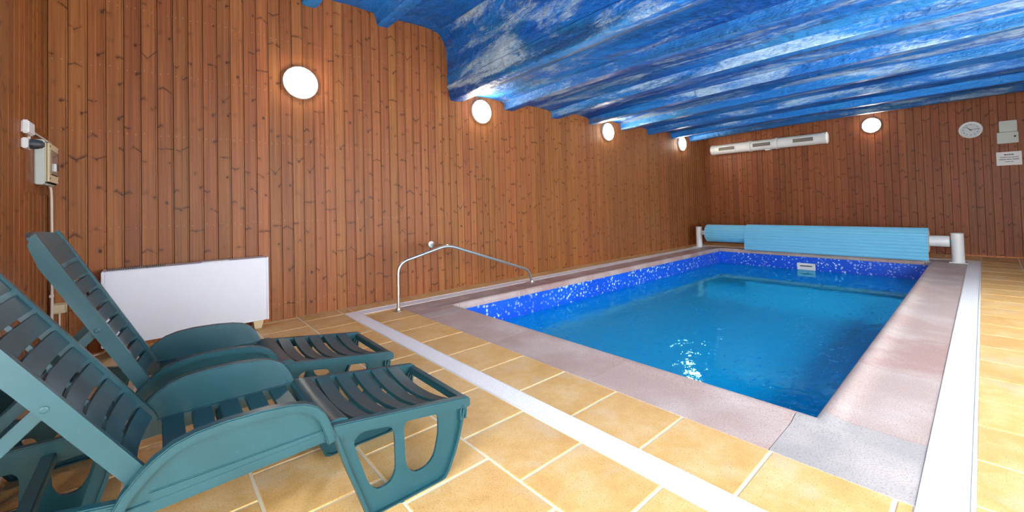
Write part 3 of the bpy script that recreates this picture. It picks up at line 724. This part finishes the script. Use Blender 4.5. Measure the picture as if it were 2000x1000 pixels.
MB().lathe([(0.034, 0.0), (0.034, 0.03), (0.026, 0.055), (0.014, 0.066)], (0.03, 0, 0), (1,0,0), 18).build('plug', DARKGREY, root, 0, 40)
o = tag(MB().tube([(XN+0.012, 4.34, 1.756), (XN+0.012, 4.345, 1.745), (XN+0.012, 4.34, 1.734)], 0.011, 8).build('cable', CABLE, None, 0, 50), 'short cable joining the junction box and the socket', 'cable')
o = tag(MB().tube([(XN+0.02, 4.38, 1.80), (XN+0.02, 4.7, 1.80), (XN+0.02, 5.06, 1.80), (XN+0.02, 5.08, 1.795)], 0.007, 8).build('cable', CABLE, None, 0, 50), 'thin cable running from the junction box to the wall corner', 'cable')
root = tag(empty('cable_conduit', (XN+0.025, 5.075, 0.25)), 'thin white conduit dropping from the fuse box down the corner', 'conduit')
MB().tube([(0, -0.05, 1.185), (0, -0.02, 1.16), (0, 0.0, 1.10), (0.002, 0.005, 0.6), (0, 0.005, -0.24)], 0.009, 8).build('pipe', CABLE, root, 0, 50)
for z in (0.75, 0.28): bxo('clip', (-0.012, -0.007, z, 0.012, 0.019, z+0.02), CABLE, root)
root = tag(empty('wall_socket', (-0.612, YW-0.0005, 0.43)), 'beige wall socket low beside the far lounger back', 'socket')
bxo('plate', (-0.045, -0.022, -0.042, 0.045, 0, 0.042), CREAM, root, 0.006)
bxo('cover_flap', (-0.037, -0.028, -0.032, 0.04, -0.022, 0.036), CREAM, root, 0.003)
o = tag(MB().tube([(-0.61, YW-0.012, 0.388), (-0.607, YW-0.012, 0.03), (-0.60, YW-0.03, 0.009), (-0.50, 4.98, 0.007), (-0.37, 5.03, 0.007), (-0.345, 5.045, 0.007)], 0.006, 8).build('cable', CABLE, None, 0, 50), 'white cable dropping from the low socket and crossing the floor', 'cable')
o = tag(MB().tube([(-0.53, 3.9, 0.0065), (-0.45, 4.15, 0.0065), (-0.48, 4.3, 0.0065), (-0.38, 4.35, 0.0065), (-0.43, 4.6, 0.0065), (-0.40, 4.85, 0.0065)], 0.006, 8).build('cable', CABLE, None, 0, 50), 'loose white cable zigzagging on the floor behind the loungers', 'cable')

# ------------------------------------------------------------------ sun loungers
W = 0.285
def rear(x, z): return (-0.10-(x-0.485)*0.87, z*(1+(x-0.485)*0.5))
LEG = [(0.485, 0.394), (0.510, 0.31), (0.535, 0.227), (0.572, 0.125), (0.600, 0.045), (0.612, 0.012), (0.640, 0.0), (0.92, 0.0), (0.950, 0.008), (0.972, 0.035), (1.000, 0.09), (1.024, 0.147), (1.045, 0.22), (1.066, 0.296)]
HOLE1 = [(0.565, 0.315), (0.595, 0.333), (0.712, 0.312), (0.728, 0.281), (0.730, 0.127), (0.708, 0.088), (0.651, 0.084), (0.618, 0.124), (0.565, 0.29)]
HOLE2 = [(0.769, 0.290), (0.786, 0.308), (0.917, 0.288), (0.931, 0.270), (0.930, 0.197), (0.908, 0.114), (0.874, 0.083), (0.816, 0.079), (0.782, 0.110), (0.773, 0.15)]
WING0 = [(-0.085, 0.335), (-0.09, 0.375), (-0.065, 0.425), (-0.03, 0.47), (0.0, 0.502), (0.04, 0.530), (0.09, 0.546), (0.16, 0.553), (0.26, 0.550), (0.34, 0.540), (0.385, 0.527), (0.42, 0.503), (0.443, 0.468), (0.458, 0.430), (0.470, 0.385), (0.478, 0.352)]
WING = [(x, z if z < 0.385 else 0.385+(z-0.385)*0.885) for x, z in WING0]
def make_lounger(yc, angle, label):
    root = tag(empty('sun_lounger', (0, yc, 0)), label, 'sun lounger', 'green plastic sun loungers')
    for s in (-1, 1):
        def yy(a, b): return (min(s*a, s*b), max(s*a, s*b))
        for fr in (True, False):
            tr = (lambda x, z: (x, z)) if fr else rear
            out = [tr(*p) for p in LEG]; hs = [round_poly([tr(*p) for p in h], 0.02, 2) for h in (HOLE1, HOLE2)]
            ya, yb = yy(W-0.028, W-0.016)
            leg = MB().panel(out, hs, ya, yb).build('leg', GREEN, root)
            ya, yb = yy(W-0.042, W)
            MB().ribbon(out, 0.012, ya, yb).build('leg_rim', GREEN, leg, 0, 50)
        ya, yb = yy(W-0.024, W-0.010)
        def flare(mb):
            mb.v = [(x, y+s*max(0.0, z-0.375)*0.04, z) for x, y, z in mb.v]; return mb
        wg = flare(MB().panel(WING, [], ya, yb)).build('side_panel', GREEN, root)
        ya, yb = yy(W-0.026, W+0.012)
        flare(MB().ribbon([(x, z-0.004) for x, z in WING], 0.030, ya, yb)).build('panel_rim', GREEN, wg, 0.004, 50)
        ya, yb = yy(W-0.012, W-0.003)
        MB().panel([(-0.075, 0.338), (-0.08, 0.372), (0.468, 0.388), (0.475, 0.354)], [], ya, yb).build('lower_band', GREEN, wg, 0.002)
        ya, yb = yy(W-0.032, W+0.001)
        fo = MB().panel([(0.480, 0.404), (0.55, 0.394), (1.075, 0.318), (1.092, 0.306), (1.092, 0.272), (1.075, 0.268), (0.495, 0.356)], [], ya, yb).build('footrest_rail', GREEN, root, 0.004)
        ya, yb = yy(W-0.05, W+0.003)
        MB().ribbon(fillet([(1.035, 0.235, 0), (1.04, 0.288, 0), (1.062, 0.288, 0), (1.066, 0.235, 0)], 0.012, 3) and [(1.036, 0.225), (1.038, 0.27), (1.044, 0.282), (1.054, 0.284), (1.062, 0.278), (1.066, 0.262), (1.062, 0.225)], 0.008, ya, yb).build('foot_lug', GREEN, fo, 0, 50)
        ya, yb = yy(W-0.034, W-0.002)
        MB().panel([(-0.08, 0.40), (-0.08, 0.352), (-0.60, 0.372), (-0.625, 0.385), (-0.625, 0.425), (-0.60, 0.435), (-0.20, 0.425)], [], ya, yb).build('rear_rail', GREEN, root, 0.004)
        ya, yb = yy(W-0.034, W-0.004)
        MB().panel([(-0.02, 0.40), (0.47, 0.40), (0.50, 0.392), (0.50, 0.365), (-0.02, 0.36)], [], ya, yb).build('seat_rail', GREEN, root, 0.003)
    for k in range(5):
        x = 0.012+0.0905*k; MB().slat(x, 0.398, x+0.068, 0.398, W-0.030, 0.004, 0.014).build('seat_slat', GREEN, root, 0, 40)
    kn = [(0.462, 0.396), (0.475, 0.404), (0.50, 0.410), (0.525, 0.408), (0.548, 0.398)]
    m = MB(); rings = []
    for i in range(13):
        y = -(W-0.03)+2*(W-0.03)*i/12; q = -0.010*(1-(y/(W-0.03))**2)
        rings.append([(x, y, z+q) for x, z in kn]+[(x, y, z+q-0.014) for x, z in reversed(kn)])
    m.loft(rings).build('knee_roll', GREEN, root, 0, 60)
    def fz(x): return 0.394-(x-0.55)*0.1448
    for k in range(5):
        x = 0.571+0.0885*k; MB().slat(x, fz(x), x+0.066, fz(x+0.066), W-0.030, 0.030, 0.014, 16).build('footrest_slat', GREEN, root, 0, 40)
    MB().box(1.052, -W+0.03, 0.272, 1.09, W-0.03, 0.309).build('foot_bar', GREEN, root, 0.006)
    MB().box(0.70, -W+0.03, 0.325, 0.716, W-0.03, 0.338).build('under_brace', GREEN, root)
    for x, z in ((-0.61, 0.40), (-0.28, 0.372), (0.20, 0.362)):
        MB().box(x-0.018, -W+0.034, z-0.02, x+0.018, W-0.034, z+0.014).build('crossbar', GREEN, root, 0.004)
    # backrest, hinged at the back of the seat
    a = math.radians(angle); H = Vector((0.0, 0, 0.412)); d = Vector((-cos(a), 0, sin(a))); nn = Vector((sin(a), 0, cos(a)))
    def T(mb):
        mb.v = [tuple(H+d*u+Vector((0, y, 0))+nn*w_) for u, y, w_ in mb.v]; return mb
    hb = 0.262; L = 0.80
    m = MB()
    for s in (-1, 1):
        y0_, y1_ = sorted((s*(hb-0.022), s*hb))
        m.panel([(-0.015, -0.02), (0.02, -0.045), (L-0.12, -0.050), (L-0.03, -0.036), (L, -0.012), (L+0.002, 0.004), (0.03, 0.006), (0.0, 0.0)], [], y0_, y1_)
    # headrest panel closing the top
    rings = []
    for i in range(15):
        y = -hb+0.004+2*(hb-0.004)*i/14; q = -0.022*(1-(y/hb)**2); tip = L+0.028*(1-(y/hb)**2)
        rings.append([(L-0.145, y, q), (L-0.06, y, q+0.002), (tip-0.01, y, q-0.006), (tip, y, q-0.022), (tip-0.012, y, q-0.026), (L-0.06, y, q-0.013), (L-0.145, y, q-0.014)])
    m.loft(rings)
    back = T(m).build('backrest', GREEN, root, 0, 35)
    for k in range(8):
        u = 0.012+0.0795*k; dp = 0.052-0.003*k
        m = MB(); rings = []
        for i in range(17):
            y = -(hb-0.018)+2*(hb-0.018)*i/16; q = -dp*(1-(y/hb)**2)
            rings.append([(u, y, q-0.012), (u+0.066, y, q-0.012), (u+0.064, y, q), (u+0.002, y, q)])
        m.loft(rings); T(m).build('backrest_slat', GREEN, back, 0, 40)
    for y in (-0.09, 0.09):
        m = MB(); m.panel([(0.01, -0.072), (L-0.12, -0.044), (L-0.12, -0.030), (0.01, -0.058)], [], y-0.006, y+0.006); T(m).build('backrest_rib', GREEN, back)
    p0 = H+d*0.36-nn*0.03; p1 = Vector((p0.x-0.285, 0, 0.40))
    for s in (-1, 1):
        y = s*(W-0.055); dd = (p1-p0).normalized(); n2 = Vector((-dd.z, 0, dd.x))*0.017
        q = [p0+n2, p1+n2, p1-n2, p0-n2]
        MB().loft([[(v.x, y-0.008, v.z) for v in q], [(v.x, y+0.008, v.z) for v in q]]).build('back_prop', GREEN, root, 0.002)
        pv = p0+d*0.0; MB().lathe([(0.009, 0), (0.009, 0.003), (0.006, 0.004)], (pv.x, s*hb, pv.z), (0, s, 0), 14).build('pivot_cap', GREEN, back)
    return root
make_lounger(1.885, 57.0, 'dark green plastic sun lounger nearest the camera, cut by the left edge')
make_lounger(2.70, 63.5, 'dark green plastic sun lounger standing between the other lounger and the dehumidifier')
